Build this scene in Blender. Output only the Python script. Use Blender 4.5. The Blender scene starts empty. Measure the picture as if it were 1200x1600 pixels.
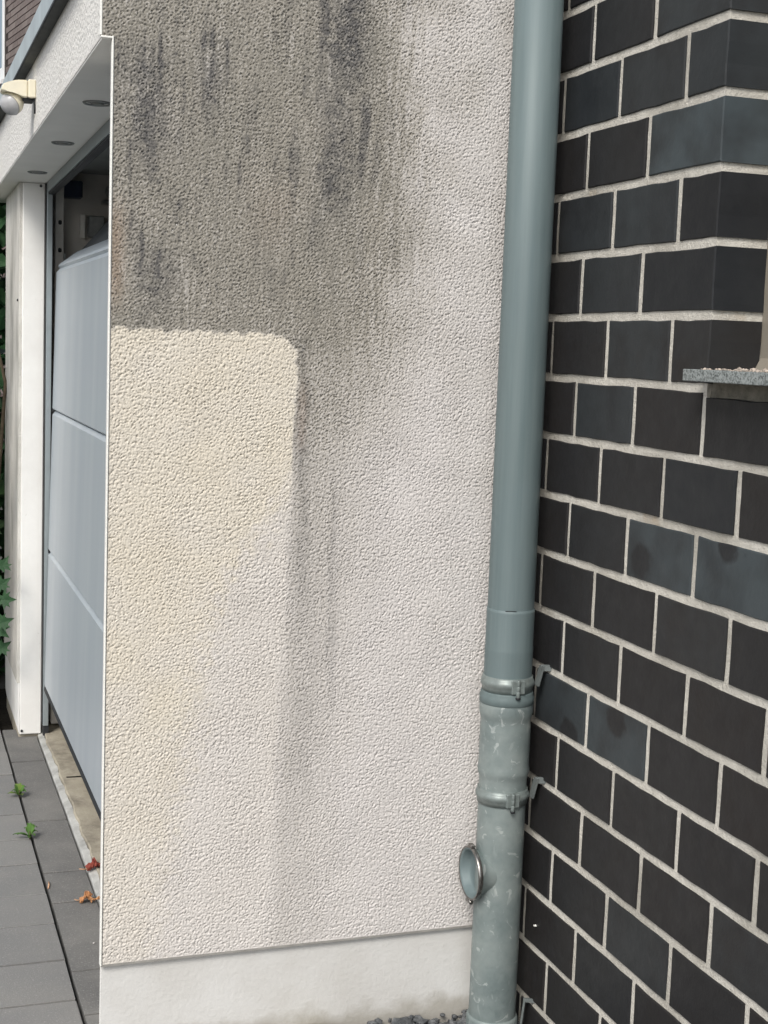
import bpy, bmesh, math, random
import numpy as np
from mathutils import Vector, Matrix
random.seed(7)
RNG = np.random.default_rng(11)
S = bpy.context.scene
COL = S.collection

# ------------------------------------------------------------------ camera
cam_d = bpy.data.cameras.new("camera"); cam = bpy.data.objects.new("camera", cam_d); COL.objects.link(cam)
R_ = (0.94410299, -0.32769785, 0.03582816); U_ = (0.0044824, 0.12143653, 0.99258908); F_ = (0.32962016, 0.93694572, -0.11611746)
cam.matrix_world = Matrix(((R_[0], U_[0], -F_[0], -1.3341), (R_[1], U_[1], -F_[1], -2.82), (R_[2], U_[2], -F_[2], 1.503), (0, 0, 0, 1)))
cam_d.sensor_fit = 'VERTICAL'; cam_d.sensor_height = 36; cam_d.lens = 36*2220/1600
cam_d.clip_start = 0.02; cam_d.clip_end = 2000
S.camera = cam

# ------------------------------------------------------------------ sky and sun (bright overcast day)
SUN_DIR = Vector((-0.60, -0.74, 0.95)).normalized()          # towards the sun
elev = math.asin(SUN_DIR.z); azim = math.atan2(SUN_DIR.x, SUN_DIR.y)
W = bpy.data.worlds.new("World"); S.world = W; W.use_nodes = True
wn = W.node_tree; bg = wn.nodes["Background"]
sky = wn.nodes.new("ShaderNodeTexSky"); sky.sky_type = 'NISHITA'; sky.sun_disc = False
sky.sun_elevation = elev; sky.sun_rotation = azim; sky.air_density = 1.0; sky.dust_density = 2.5; sky.ozone_density = 1.0
hs = wn.nodes.new("ShaderNodeHueSaturation"); hs.inputs['Saturation'].default_value = 0.38
wn.links.new(sky.outputs[0], hs.inputs['Color']); wn.links.new(hs.outputs[0], bg.inputs['Color'])
bg.inputs['Strength'].default_value = 0.122
sd = bpy.data.lights.new("sun", 'SUN'); so = bpy.data.objects.new("sun", sd); COL.objects.link(so)
sd.energy = 1.3; sd.angle = math.radians(20); sd.color = (1.0, 0.955, 0.88)
so.rotation_euler = (-SUN_DIR).to_track_quat('-Z', 'Y').to_euler(); so.location = (-5, -5, 8)
S.view_settings.view_transform = 'Standard'; S.view_settings.look = 'None'; S.view_settings.gamma = 1
S.view_settings.use_curve_mapping = False
S.view_settings.exposure = 0.64

# ------------------------------------------------------------------ helpers
def tag(o, label=None, cat=None, group=None, kind=None):
    if label: o['label'] = label
    if cat: o['category'] = cat
    if group: o['group'] = group
    if kind: o['kind'] = kind
    return o
def empty(name, loc=(0, 0, 0), **k):
    o = bpy.data.objects.new(name, None); COL.objects.link(o); o.location = loc; o.empty_display_size = .05
    return tag(o, **k)
def link(name, me, parent=None, loc=(0, 0, 0), rot=(0, 0, 0)):
    o = bpy.data.objects.new(name, me); COL.objects.link(o); o.location = loc; o.rotation_euler = rot
    if parent is not None: o.parent = parent
    return o
def mesh_of(name, bm, mat, smooth=False):
    me = bpy.data.meshes.new(name); bmesh.ops.recalc_face_normals(bm, faces=bm.faces[:]); bm.to_mesh(me); bm.free()
    if mat: me.materials.append(mat)
    if smooth:
        for p in me.polygons: p.use_smooth = True
    return me
def obj(name, bm, mat, parent=None, smooth=False, loc=(0, 0, 0), rot=(0, 0, 0)):
    return link(name, mesh_of(name, bm, mat, smooth), parent, loc, rot)
def box(bm, x0, x1, y0, y1, z0, z1, bev=0.0, seg=1):
    vs = [bm.verts.new((x, y, z)) for x in (x0, x1) for y in (y0, y1) for z in (z0, z1)]
    fs = [bm.faces.new([vs[i] for i in q]) for q in ((0, 1, 3, 2), (4, 6, 7, 5), (0, 4, 5, 1), (2, 3, 7, 6), (0, 2, 6, 4), (1, 5, 7, 3))]
    if bev > 0:
        es = set(e for f in fs for e in f.edges)
        bmesh.ops.bevel(bm, geom=list(es), offset=bev, segments=seg, affect='EDGES', profile=.5)
    return bm
def hexa(bm, pts):      # 8 points: 4 of one end, 4 of the other, same winding
    v = [bm.verts.new(p) for p in pts]
    for q in ((0, 1, 2, 3), (7, 6, 5, 4), (0, 4, 5, 1), (1, 5, 6, 2), (2, 6, 7, 3), (3, 7, 4, 0)): bm.faces.new([v[i] for i in q])
    return bm
def lathe(bm, prof, n=48, M=Matrix.Identity(4), cap0=False, cap1=False):
    rings = []
    for r, z in prof:
        rings.append([bm.verts.new(M @ Vector((r*math.cos(2*math.pi*i/n), r*math.sin(2*math.pi*i/n), z))) for i in range(n)])
    for a, b in zip(rings, rings[1:]):
        for i in range(n): bm.faces.new((a[i], a[(i+1) % n], b[(i+1) % n], b[i]))
    if cap0: bm.faces.new(rings[0][::-1])
    if cap1: bm.faces.new(rings[-1])
    return bm
def tube(bm, pts, r, n=10):
    pts = [Vector(p) for p in pts]; prev = None
    for i, p in enumerate(pts):
        t = (pts[min(i+1, len(pts)-1)]-pts[max(i-1, 0)]).normalized()
        a = t.orthogonal().normalized() if prev is None else (prev - t*prev.dot(t)).normalized()
        prev = a; b = t.cross(a)
        rr = r[i] if isinstance(r, (list, tuple)) else r
        ring = [bm.verts.new(p + a*math.cos(2*math.pi*k/n)*rr + b*math.sin(2*math.pi*k/n)*rr) for k in range(n)]
        if i:
            for k in range(n): bm.faces.new((last[k], last[(k+1) % n], ring[(k+1) % n], ring[k]))
        else: bm.faces.new(ring[::-1])
        last = ring
    bm.faces.new(last)
    return bm
def array_mesh(name, V, Q, mat, smooth=True):
    me = bpy.data.meshes.new(name)
    me.vertices.add(len(V)); me.vertices.foreach_set('co', np.ascontiguousarray(V, dtype=np.float32).ravel())
    me.loops.add(Q.size); me.loops.foreach_set('vertex_index', np.ascontiguousarray(Q, dtype=np.int32).ravel())
    me.polygons.add(len(Q)); me.polygons.foreach_set('loop_start', np.arange(len(Q), dtype=np.int32)*Q.shape[1])
    me.polygons.foreach_set('use_smooth', np.full(len(Q), smooth))
    me.update(calc_edges=True); me.validate()
    if mat: me.materials.append(mat)
    return me

# ------------------------------------------------------------------ materials
class N:
    def __init__(s, name, rough=.6, spec=.3, metal=0.0):
        s.m = bpy.data.materials.new(name); s.m.use_nodes = True; s.t = s.m.node_tree
        s.b = s.t.nodes['Principled BSDF']
        s.b.inputs['Roughness'].default_value = rough; s.b.inputs['Specular IOR Level'].default_value = spec; s.b.inputs['Metallic'].default_value = metal
        s.tc = s.t.nodes.new('ShaderNodeTexCoord'); s.co = s.tc.outputs['Object']
    def new(s, t): return s.t.nodes.new(t)
    def ln(s, a, b): s.t.links.new(a, b)
    def world_co(s): g = s.new('ShaderNodeNewGeometry'); s.co = g.outputs['Position']; return s
    def scaled(s, sc, off=None):
        m = s.new('ShaderNodeMapping'); m.inputs['Scale'].default_value = sc; s.ln(s.co, m.inputs['Vector'])
        if off is not None: s.ln(off, m.inputs['Location'])
        return m.outputs[0]
    def noise(s, scale, detail=4, rough=.55, vec=None, dist=0):
        n = s.new('ShaderNodeTexNoise'); n.inputs['Scale'].default_value = scale; n.inputs['Detail'].default_value = detail
        n.inputs['Roughness'].default_value = rough; n.inputs['Distortion'].default_value = dist
        s.ln(vec if vec is not None else s.co, n.inputs['Vector']); return n.outputs['Fac']
    def ramp(s, fac, stops, col=False):
        r = s.new('ShaderNodeValToRGB'); e = r.color_ramp.elements
        while len(e) < len(stops): e.new(.5)
        for el, (p, c) in zip(e, stops):
            el.position = p; el.color = (c, c, c, 1) if not isinstance(c, tuple) else (*c, 1)
        s.ln(fac, r.inputs['Fac']); return r.outputs['Color']
    def mix(s, fac, a, b, mode='MIX'):
        m = s.new('ShaderNodeMix'); m.data_type = 'RGBA'; m.blend_type = mode
        for k, v in ((0, fac), (6, a), (7, b)):
            if isinstance(v, (int, float)): m.inputs[k].default_value = v if k == 0 else (v, v, v, 1)
            elif isinstance(v, tuple): m.inputs[k].default_value = (*v, 1)
            else: s.ln(v, m.inputs[k])
        return m.outputs[2]
    def math(s, op, a, b=None, clamp=False):
        m = s.new('ShaderNodeMath'); m.operation = op; m.use_clamp = clamp
        for k, v in ((0, a), (1, b)):
            if v is None: continue
            if isinstance(v, (int, float)): m.inputs[k].default_value = v
            else: s.ln(v, m.inputs[k])
        return m.outputs[0]
    def attr(s, name):
        a = s.new('ShaderNodeAttribute'); a.attribute_name = name; return a.outputs['Fac']
    def color(s, c):
        if isinstance(c, tuple): s.b.inputs['Base Color'].default_value = (*c, 1)
        else: s.ln(c, s.b.inputs['Base Color'])
        return s
    def rough(s, r): s.ln(r, s.b.inputs['Roughness']); return s
    def bump(s, h, dist=.001, strength=1.0):
        b = s.new('ShaderNodeBump'); b.inputs['Distance'].default_value = dist; b.inputs['Strength'].default_value = strength
        s.ln(h, b.inputs['Height']); s.ln(b.outputs[0], s.b.inputs['Normal']); return s
def plain(name, c, var=.12, scale=30, rough=.6, spec=.3, metal=0.0, bump=0.0, bscale=200, dirt=None, dscale=3.0):
    n = N(name, rough, spec, metal)
    f = n.noise(scale, 5)
    c1 = tuple(x*(1-var) for x in c); c2 = tuple(min(1, x*(1+var)) for x in c)
    col = n.mix(n.ramp(f, [(.3, 0.), (.7, 1.)]), c1, c2)
    if dirt:
        col = n.mix(n.ramp(n.noise(dscale, 6, .65), [(.5, 0.), (.75, .7)]), col, dirt)
    n.color(col)
    if bump: n.bump(n.noise(bscale, 4), bump)
    return n.m

def stucco_material():
    n = N('stucco_render', .9, .15)
    g = n.noise(900, 3, .6); g2 = n.noise(160, 4, .6); g3 = n.noise(9, 4)
    cool = n.mix(n.ramp(g3, [(.3, 0.), (.7, 1.)]), (.630, .603, .588), (.668, .640, .620))
    warm = n.mix(n.ramp(g3, [(.3, 0.), (.7, 1.)]), (.682, .628, .530), (.706, .658, .572))
    c = n.mix(n.attr('warm'), cool, warm)
    algae = n.mix(n.ramp(g3, [(.35, 0.), (.65, 1.)]), (.208, .196, .166), (.250, .232, .196))
    # the film is patchy at the grain's scale: some grains stay light
    d = n.attr('dirt'); d2 = n.math('MULTIPLY', d, n.ramp(g2, [(.30, 1.0), (.72, .72)]))
    c = n.mix(d2, c, algae)
    so_ = n.math('MULTIPLY', n.attr('soot'), n.ramp(g2, [(.25, 1.0), (.75, .55)]))
    c = n.mix(so_, c, (.080, .080, .086))
    c = n.mix(n.attr('rust'), c, (.30, .19, .12))
    fleck = n.ramp(n.noise(420, 2, .5), [(.655, 0.), (.71, 1.)])
    c = n.mix(n.math('MULTIPLY', fleck, .60), c, (.62, .60, .55))
    c = n.mix(1.0, c, n.ramp(g, [(.25, .86), (.75, 1.08)]), 'MULTIPLY')
    n.color(c).bump(g, .0006, .7)
    return n.m
M = {}
M['stucco'] = stucco_material()
def white_stucco():
    n = N('white_stucco', .9, .15)
    f = n.noise(8, 5); c = n.mix(n.ramp(f, [(.3, 0.), (.8, 1.)]), (.80, .785, .75), (.74, .725, .69))
    c = n.mix(n.ramp(n.noise(2.2, 6, .7), [(.62, 0.), (.8, .5)]), c, (.55, .53, .48))
    n.color(c).bump(n.noise(105, 3, .55), .007, 1.0); return n.m
M['white_stucco'] = white_stucco()
def pillar_mat():
    n = N('grimy_white_stucco', .9, .15)
    z = n.new('ShaderNodeSeparateXYZ'); n.ln(n.co, z.inputs[0])
    f = n.noise(1.0, 5, .6, n.scaled((6, 6, 1.6)))
    c = n.mix(n.ramp(n.noise(20, 5), [(.3, 0.), (.8, 1.)]), (.72, .70, .655), (.62, .60, .55))
    c = n.mix(n.ramp(f, [(.5, 0.), (.68, .75)]), c, (.30, .29, .26))
    n.color(c).bump(n.noise(150, 3, .5), .0035, .8); return n.m
M['pillar_stucco'] = pillar_mat()
def smooth_white():
    n = N('smooth_white_plaster', .7, .25)
    c = n.mix(n.ramp(n.noise(5, 6, .65), [(.42, 0.), (.75, 1.)]), (.86, .855, .83), (.78, .77, .745))
    c = n.mix(n.ramp(n.noise(60, 3), [(.68, 0.), (.75, .25)]), c, (.5, .48, .44))
    n.color(c).bump(n.noise(60, 5), .0006); return n.m
M['plaster'] = smooth_white()
def plinth_mat():
    n = N('plinth_render', .85, .2)
    z = n.new('ShaderNodeSeparateXYZ'); n.ln(n.co, z.inputs[0])
    c = n.mix(n.ramp(n.noise(7, 6, .6), [(.35, 0.), (.7, 1.)]), (.665, .662, .645), (.600, .590, .565))
    h = n.math('ADD', z.outputs[2], n.math('MULTIPLY', n.noise(16, 5, .6), -.11))
    c = n.mix(n.ramp(n.math('ADD', n.math('MULTIPLY', h, 6.0), .55), [(.34, .62), (.60, 0.)]), c, (.30, .275, .225))
    hx = n.math('ADD', z.outputs[0], n.math('MULTIPLY', n.noise(11, 4), .10))
    c = n.mix(n.ramp(n.math('ADD', n.math('MULTIPLY', hx, 4.), 1.0), [(.70, 0.), (1., .38)]), c, (.42, .40, .37))
    n.color(c).bump(n.noise(90, 5, .6), .0012); return n.m
M['plinth'] = plinth_mat()
M['soffit'] = plain('soffit_paint', (.80, .79, .75), .05, 6, .6, .3, bump=.0004, bscale=80)
M['bead'] = plain('corner_bead', (.86, .85, .80), .04, 40, .5)
M['coping'] = plain('zinc_coping', (.40, .45, .45), .16, 7, .38, .5, .35, dirt=(.30, .33, .32), dscale=9)
M['dark'] = plain('dark_rubber', (.025, .027, .03), .2, 40, .6)
M['frame'] = plain('grey_door_frame', (.30, .34, .355), .06, 20, .4, .5, .2)
def door_mat():
    n = N('garage_door_paint', .34, .5, .15)
    f = n.noise(1.0, 4, .5, n.scaled((1, 9, .8)))
    c = n.mix(n.ramp(f, [(.35, 0.), (.7, 1.)]), (.43, .482, .528), (.495, .542, .576))
    st = n.noise(1.0, 5, .7, n.scaled((1, 34, 1.2)))
    c = n.mix(n.ramp(st, [(.60, 0.), (.78, .35)]), c, (.52, .52, .48))
    n.color(c).bump(n.noise(1.0, 3, .5, n.scaled((1, 5, 1.5))), .004, .5); return n.m
M['door'] = door_mat()
M['interior'] = plain('garage_inner_wall', (.72, .70, .66), .12, 4, .85, dirt=(.50, .48, .44), dscale=6)
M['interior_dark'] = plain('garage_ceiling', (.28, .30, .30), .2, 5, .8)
M['blue_dark'] = plain('dark_blue_steel', (.02, .03, .055), .2, 20, .4, .4)
M['steel'] = plain('galvanised_steel', (.36, .38, .38), .2, 40, .4, .5, .7)
def concrete_mat():
    n = N('threshold_concrete', .85, .2)
    c = n.mix(n.ramp(n.noise(14, 7, .65), [(.3, 0.), (.7, 1.)]), (.46, .42, .335), (.35, .315, .25))
    c = n.mix(n.ramp(n.noise(5, 6, .7), [(.47, 0.), (.66, .85)]), c, (.17, .15, .125))
    c = n.mix(n.ramp(n.noise(130, 3), [(.6, 0.), (.75, .5)]), c, (.52, .49, .42))
    n.color(c).bump(n.noise(60, 6, .65), .003); return n.m
M['concrete'] = concrete_mat()
M['concrete_lip'] = plain('threshold_lip_concrete', (.43, .43, .41), .22, 16, .85, .2, bump=.003, bscale=60, dirt=(.17, .165, .155), dscale=14)

def brick_mat():
    n = N('dark_glazed_brick', .42, .20)
    info = n.new('ShaderNodeObjectInfo'); sp = n.new('ShaderNodeSeparateColor'); n.ln(info.outputs['Color'], sp.inputs[0])
    flash, tint, spot = sp.outputs[0], sp.outputs[1], sp.outputs[2]
    off = n.new('ShaderNodeVectorMath'); off.operation = 'SCALE'; off.inputs[0].default_value = (9.1, 5.3, 7.7); n.ln(info.outputs['Random'], off.inputs[3])
    v = n.scaled((1, 1, 1), off.outputs[0])
    base = n.mix(tint, (.0195, .0186, .0190), (.0185, .0208, .0238))
    base = n.mix(n.ramp(info.outputs['Random'], [(0., 0.), (1., .6)]), base, (.0245, .0210, .0195))
    base = n.mix(n.ramp(n.noise(18, 5, .6, v), [(.4, 0.), (.75, .5)]), base, (.027, .0275, .0295))
    fl = n.math('MULTIPLY', flash, n.ramp(n.noise(9, 3, .5, v), [(.30, .35), (.58, 1.)]))
    # dark round kiln mark where the neighbour brick lay on this one
    xyz = n.new('ShaderNodeSeparateXYZ'); n.ln(n.co, xyz.inputs[0])
    wob = n.math('MULTIPLY', n.math('SUBTRACT', n.noise(17, 4, .6, v), .5), .07)
    dy = n.math('ADD', n.math('SUBTRACT', xyz.outputs[1], n.math('SUBTRACT', n.math('MULTIPLY', spot, .30), .15)), wob)
    dz = n.math('SUBTRACT', xyz.outputs[2], n.math('SUBTRACT', n.math('MULTIPLY', info.outputs['Alpha'], .16), .08))
    r2 = n.math('ADD', n.math('MULTIPLY', n.math('MULTIPLY', dy, dy), 480.), n.math('MULTIPLY', n.math('MULTIPLY', dz, dz), 620.))
    fl = n.math('MULTIPLY', fl, n.ramp(r2, [(.50, .06), (.90, 1.)]))
    c = n.mix(fl, base, (.060, .074, .081))
    scr = n.ramp(n.noise(1.0, 3, .6, n.scaled((60, 14, 160), off.outputs[0])), [(.74, 0.), (.82, .22)])
    c = n.mix(scr, c, (.12, .12, .12))
    n.color(c)
    n.rough(n.ramp(n.noise(30, 4, .6, v), [(.3, .36), (.7, .52)]))
    hb = n.math('ADD', n.noise(55, 5, .6, v), n.math('MULTIPLY', n.noise(9, 2, .5, v), 4.0)); n.bump(hb, .0009, .9); return n.m
M['brick'] = brick_mat()
def mortar_mat():
    n = N('mortar', .95, .1)
    c = n.mix(n.ramp(n.noise(45, 6, .65), [(.3, 0.), (.7, 1.)]), (.57, .545, .485), (.72, .69, .625))
    c = n.mix(n.ramp(n.noise(3.5, 5, .6), [(.46, 0.), (.68, .8)]), c, (.36, .34, .295))
    c = n.mix(n.ramp(n.noise(150, 3, .6), [(.6, 0.), (.74, .6)]), c, (.30, .28, .25))
    c = n.mix(n.ramp(n.noise(7, 4, .6), [(.66, 0.), (.76, .35)]), c, (.46, .33, .20))
    n.color(c).bump(n.noise(140, 5, .7), .004); return n.m
M['mortar'] = mortar_mat()
def granite_mat():
    n = N('granite', .5, .4)
    v = n.new('ShaderNodeTexVoronoi'); v.inputs['Scale'].default_value = 330; n.ln(n.co, v.inputs['Vector'])
    c = n.mix(n.ramp(v.outputs['Color'], [(.15, 0.), (.45, .5), (.7, 1.)]), (.035, .042, .042), (.36, .39, .385))
    c = n.mix(.35, c, n.ramp(n.noise(140, 4), [(.35, (.08, .095, .095)), (.65, (.30, .33, .325))]))
    n.color(c); return n.m
M['granite'] = granite_mat()
M['window_frame'] = plain('beige_window_frame', (.26, .235, .195), .1, 12, .55, .3, dirt=(.19, .165, .125), dscale=12)
M['debris'] = plain('crumbled_mortar', (.42, .36, .31), .5, 120, .95, .1)
M['leaf_litter'] = plain('grey_grit', (.52, .50, .48), .5, 150, .95, .1)
def glass_mat(name, c):
    n = N(name, .06, .9); n.color(n.mix(n.noise(3, 3), c, tuple(x*1.6 for x in c))); return n.m
M['glass'] = glass_mat('window_glass', (.05, .07, .085))
def pipe_mat():
    n = N('painted_zinc', .42, .42, .08)
    st = n.noise(1.0, 6, .65, n.scaled((42, 42, 1.6)))
    c = n.mix(n.ramp(st, [(.3, 0.), (.7, 1.)]), (.116, .158, .164), (.162, .206, .211))
    c = n.mix(n.ramp(n.noise(5, 5), [(.45, 0.), (.8, .4)]), c, (.150, .200, .218))
    c = n.mix(n.ramp(n.noise(1.0, 4, .6, n.scaled((130, 130, 9))), [(.74, 0.), (.80, .4)]), c, (.22, .26, .26))
    n.color(c).rough(n.ramp(st, [(.3, .46), (.7, .60)])); n.bump(st, .0006, .5); return n.m
M['zinc'] = pipe_mat()
def galv_mat():
    n = N('hot_dip_galvanised', .45, .45, .15)
    c = n.mix(n.ramp(n.noise(10, 5, .6), [(.35, 0.), (.68, 1.)]), (.142, .180, .181), (.285, .325, .316))
    v = n.new('ShaderNodeTexVoronoi'); v.inputs['Scale'].default_value = 75; n.ln(n.scaled((1, 1, .8)), v.inputs['Vector'])
    c = n.mix(n.ramp(v.outputs['Color'], [(.1, 0.), (.9, .42)]), c, (.235, .28, .275))
    fl = n.ramp(n.noise(30, 4, .55, None, 1.1), [(.625, 0.), (.68, .75)])
    c = n.mix(fl, c, (.44, .475, .465))
    streak = n.ramp(n.noise(1.0, 3, .5, n.scaled((26, 26, 14)), 2.5), [(.64, 0.), (.70, .4)])
    c = n.mix(streak, c, (.36, .40, .39))
    n.color(c).rough(n.ramp(n.noise(30, 4), [(.3, .36), (.7, .55)])); n.bump(n.noise(45, 4), .0006, .6); return n.m
M['galv'] = galv_mat()
M['clamp'] = plain('clamp_zinc', (.21, .245, .238), .2, 60, .42, .5, .3, dirt=(.16, .17, .16), dscale=40)
M['chrome'] = plain('worn_steel_ring', (.25, .245, .235), .4, 60, .25, .6, .9, dirt=(.20, .17, .14), dscale=50)
M['gasket'] = plain('grey_gasket', (.125, .162, .164), .08, 50, .55, .3)
M['plate'] = plain('grey_bracket_paint', (.17, .19, .188), .15, 60, .5, .4, .3)
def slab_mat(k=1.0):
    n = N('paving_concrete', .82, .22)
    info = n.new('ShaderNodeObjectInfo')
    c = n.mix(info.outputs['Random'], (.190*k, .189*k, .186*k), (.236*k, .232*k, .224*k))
    n.world_co()
    c = n.mix(n.ramp(n.noise(5, 6, .65), [(.4, 0.), (.7, .6)]), c, (.255, .247, .230))
    c = n.mix(n.ramp(n.noise(190, 3, .65), [(.56, 0.), (.70, .75)]), c, (.33, .325, .31))
    c = n.mix(n.ramp(n.noise(22, 5, .7), [(.62, 0.), (.8, .45)]), c, (.12, .115, .108))
    n.color(c).bump(n.noise(300, 4, .6), .0012); return n.m
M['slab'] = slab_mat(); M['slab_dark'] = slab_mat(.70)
M['soil'] = plain('joint_soil', (.022, .02, .017), .4, 60, .95, .1, bump=.006, bscale=80)
def ground_mat():
    n = N('ground_asphalt', .9, .2); c = n.mix(n.noise(3, 6), (.06, .06, .058), (.10, .098, .09))
    n.color(c).bump(n.noise(120, 4), .003); return n.m
M['ground'] = ground_mat()
def stone_mat():
    n = N('basalt_chips', .55, .4)
    c = n.mix(n.ramp(n.noise(35, 5, .6), [(.35, 0.), (.7, 1.)]), (.045, .05, .055), (.16, .165, .17))
    c = n.mix(n.ramp(n.noise(14, 3), [(.6, 0.), (.72, .7)]), c, (.28, .285, .28))
    n.color(c).bump(n.noise(120, 4), .003); return n.m
M['stone'] = stone_mat()
M['moss'] = plain('sandy_moss', (.26, .235, .15), .3, 60, .95, .1, bump=.01, bscale=120)
def leafy(name, c1, c2, rough=.5):
    n = N(name, rough, .14); c = n.mix(n.ramp(n.noise(25, 4), [(.3, 0.), (.7, 1.)]), c1, c2)
    n.color(c); n.b.inputs['Subsurface Weight'].default_value = 0
    return n.m
M['leaf'] = leafy('shrub_leaf', (.022, .050, .018), (.040, .080, .028))
M['leaf_dark'] = leafy('hedge_leaf', (.018, .050, .022), (.035, .085, .035))
M['weed'] = leafy('weed_leaf', (.060, .135, .030), (.095, .19, .045))
M['weed_yellow'] = leafy('fresh_weed_leaf', (.11, .18, .035), (.16, .23, .06))
M['stem'] = plain('stem_bark', (.09, .07, .045), .3, 60, .8)
M['red_leaf'] = leafy('red_autumn_leaf', (.17, .035, .03), (.34, .09, .06), .6)
M['tan_leaf'] = leafy('tan_dry_leaf', (.44, .20, .09), (.55, .30, .15), .7)
M['twig_tan'] = plain('pale_stalk', (.55, .33, .2), .2, 60, .7)
M['lamp_plastic'] = plain('yellowed_plastic', (.80, .75, .60), .06, 25, .45, .4, dirt=(.66, .58, .40), dscale=25)
M['lens'] = plain('grey_sensor_lens', (.42, .42, .43), .1, 60, .3, .5)
M['lamp_glass'] = plain('downlight_glass', (.10, .10, .098), .2, 60, .25, .5)
M['lamp_trim'] = plain('downlight_trim', (.26, .27, .26), .1, 40, .35, .5, .4)
M['dirtmark'] = plain('water_mark', (.33, .32, .30), .2, 60, .9, .1)
def house_wall_mat():
    n = N('house_brick_wall', .9, .15)
    b = n.new('ShaderNodeTexBrick'); n.ln(n.co, b.inputs['Vector'])
    m = n.new('ShaderNodeMapping'); m.inputs['Rotation'].default_value = (math.pi/2, 0, 0); n.ln(n.co, m.inputs['Vector']); n.ln(m.outputs[0], b.inputs['Vector'])
    b.inputs['Scale'].default_value = 1; b.inputs['Brick Width'].default_value = .25; b.inputs['Row Height'].default_value = .0833; b.inputs['Mortar Size'].default_value = .006
    b.inputs['Color1'].default_value = (.20, .165, .155, 1); b.inputs['Color2'].default_value = (.10, .072, .066, 1); b.inputs['Mortar'].default_value = (.06, .05, .046, 1)
    n.color(b.outputs['Color']); return n.m
M['house_wall'] = house_wall_mat()
def house_brick_mat():
    n = N('brown_brick', .9, .15); info = n.new('ShaderNodeObjectInfo')
    c = n.mix(info.outputs['Random'], (.145, .117, .110), (.225, .190, .178))
    c = n.mix(n.ramp(n.noise(30, 4), [(.45, 0.), (.75, .5)]), c, (.26, .23, .215))
    n.color(c).bump(n.noise(90, 4), .003); return n.m
M['house_brick'] = house_brick_mat()
M['house_mortar'] = plain('house_mortar', (.055, .046, .042), .2, 40, .95, .1)
M['white_upvc'] = plain('white_window_frame', (.80, .81, .81), .03, 10, .35, .4)
M['roof_tile'] = plain('dark_roof_tiles', (.07, .055, .05), .3, 12, .8)

# ------------------------------------------------------------------ setting: ground, paving
g = bmesh.new(); box(g, -600, 600, -600, 600, -.6, -.045)
tag(obj('ground', g, M['ground']), kind='structure')
b = bmesh.new(); box(b, -3.6, -.80, -2.3, 3.4, -.20, -.032); box(b, -.80, .0, -2.3, .02, -.20, -.033)
tag(obj('paving_bed', b, M['soil']), kind='structure')
pav = empty('pavement', (-1, 1, 0), kind='structure')
def slab(x0, x1, y0, y1, mat='slab'):
    b = bmesh.new(); w, l = (x1-x0)/2, (y1-y0)/2
    box(b, -w, w, -l, l, -.07, 0, .0012)
    for v in b.verts:
        v.co.x += random.uniform(-.001, .001); v.co.y += random.uniform(-.001, .001)
    obj('paving_slab', b, M[mat], pav, False, ((x0+x1)/2+1, (y0+y1)/2-1, random.uniform(-.0015, .0015)), (random.uniform(-.003, .003), random.uniform(-.006, .006), 0))
LE = [3.0, 2.74, 2.318, 2.046, 1.835, 1.624, 1.395, 1.185, .955, .748, .525, .306, .085, -.135, -.36, -.58, -.8, -1.02, -1.24, -1.46, -1.68, -1.90, -2.12]
GAP = [.004, .003]
for k in range(len(LE)-1):
    sc = .0065 if k % 2 == 0 else .0022
    slab(-1.36, -.9345, LE[k+1]+sc, LE[k]-.0015)
    for c in range(1, 5):
        sh = (.11 if c % 2 else 0)
        slab(-1.36-.425*c, -1.36-.425*(c-1)-.008, LE[k+1]+.003-sh, LE[k]-.002-sh)
RE = [2.62, 2.189, 1.547, 1.106, .883, .455, .226, -.02]
for k in range(len(RE)-1):
    slab(-.9265, -.811 if RE[k] > 0 else -.7, RE[k+1]+.005, RE[k]-.0035, 'slab_dark')
yy = -.02; k = 0
while yy > -2.2:
    st = (.26, .44)[k % 2]; k += 1
    slab(-.9265, -.515, yy-st+.002, yy-.002)
    if yy < -.34: slab(-.507, -.012, yy-st-.1+.002, yy-.1-.002)
    yy -= st

# gravel strip along the plinth
def rock_mesh(r, sub=1):
    b = bmesh.new(); bmesh.ops.create_icosphere(b, subdivisions=sub, radius=r)
    s = Vector((random.uniform(.8, 1.35), random.uniform(.7, 1.1), random.uniform(.45, .8)))
    for v in b.verts:
        v.co = Vector((v.co.x*s.x, v.co.y*s.y, v.co.z*s.z))*random.uniform(.74, 1.2)
    return b
gv = bmesh.new()
box(gv, -.505, -.006, -.40, .008, -.10, -.012)
for i in range(620):
    x = random.uniform(-.47, -.01); y = random.uniform(-.38, .0) if i % 3 else random.uniform(-.11, .0)
    r = random.choice([.006, .008, .010, .013])
    rb = rock_mesh(r); mt = Matrix.Translation((x, y, random.uniform(-.006, .016))) @ Matrix.Rotation(random.uniform(0, 6.28), 4, Vector((random.random(), random.random(), random.random()+.1)).normalized())
    vm = {}
    for v in rb.verts: vm[v] = gv.verts.new(mt @ v.co)
    for f in rb.faces: gv.faces.new([vm[v] for v in f.verts])
    rb.free()
tag(obj('gravel', gv, M['stone']), 'dark crushed basalt gravel in the strip below the pale plinth', 'gravel', kind='stuff')
def stone(x, y, z, r, label, sx=1.0):
    b = rock_mesh(r, 2)
    for v in b.verts: v.co.x *= sx
    return tag(obj('stone', b, M['stone'], None, False, (x, y, z), (random.random(), random.random(), random.random()*3)), label, 'stone', 'larger stones in the gravel')
stone(-.262, -.024, .016, .021, 'largest dark basalt stone in the gravel, leaning on the middle of the plinth', 1.2)
stone(-.392, -.026, .012, .016, 'dark stone at the left end of the gravel beside the sandy moss')
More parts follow.
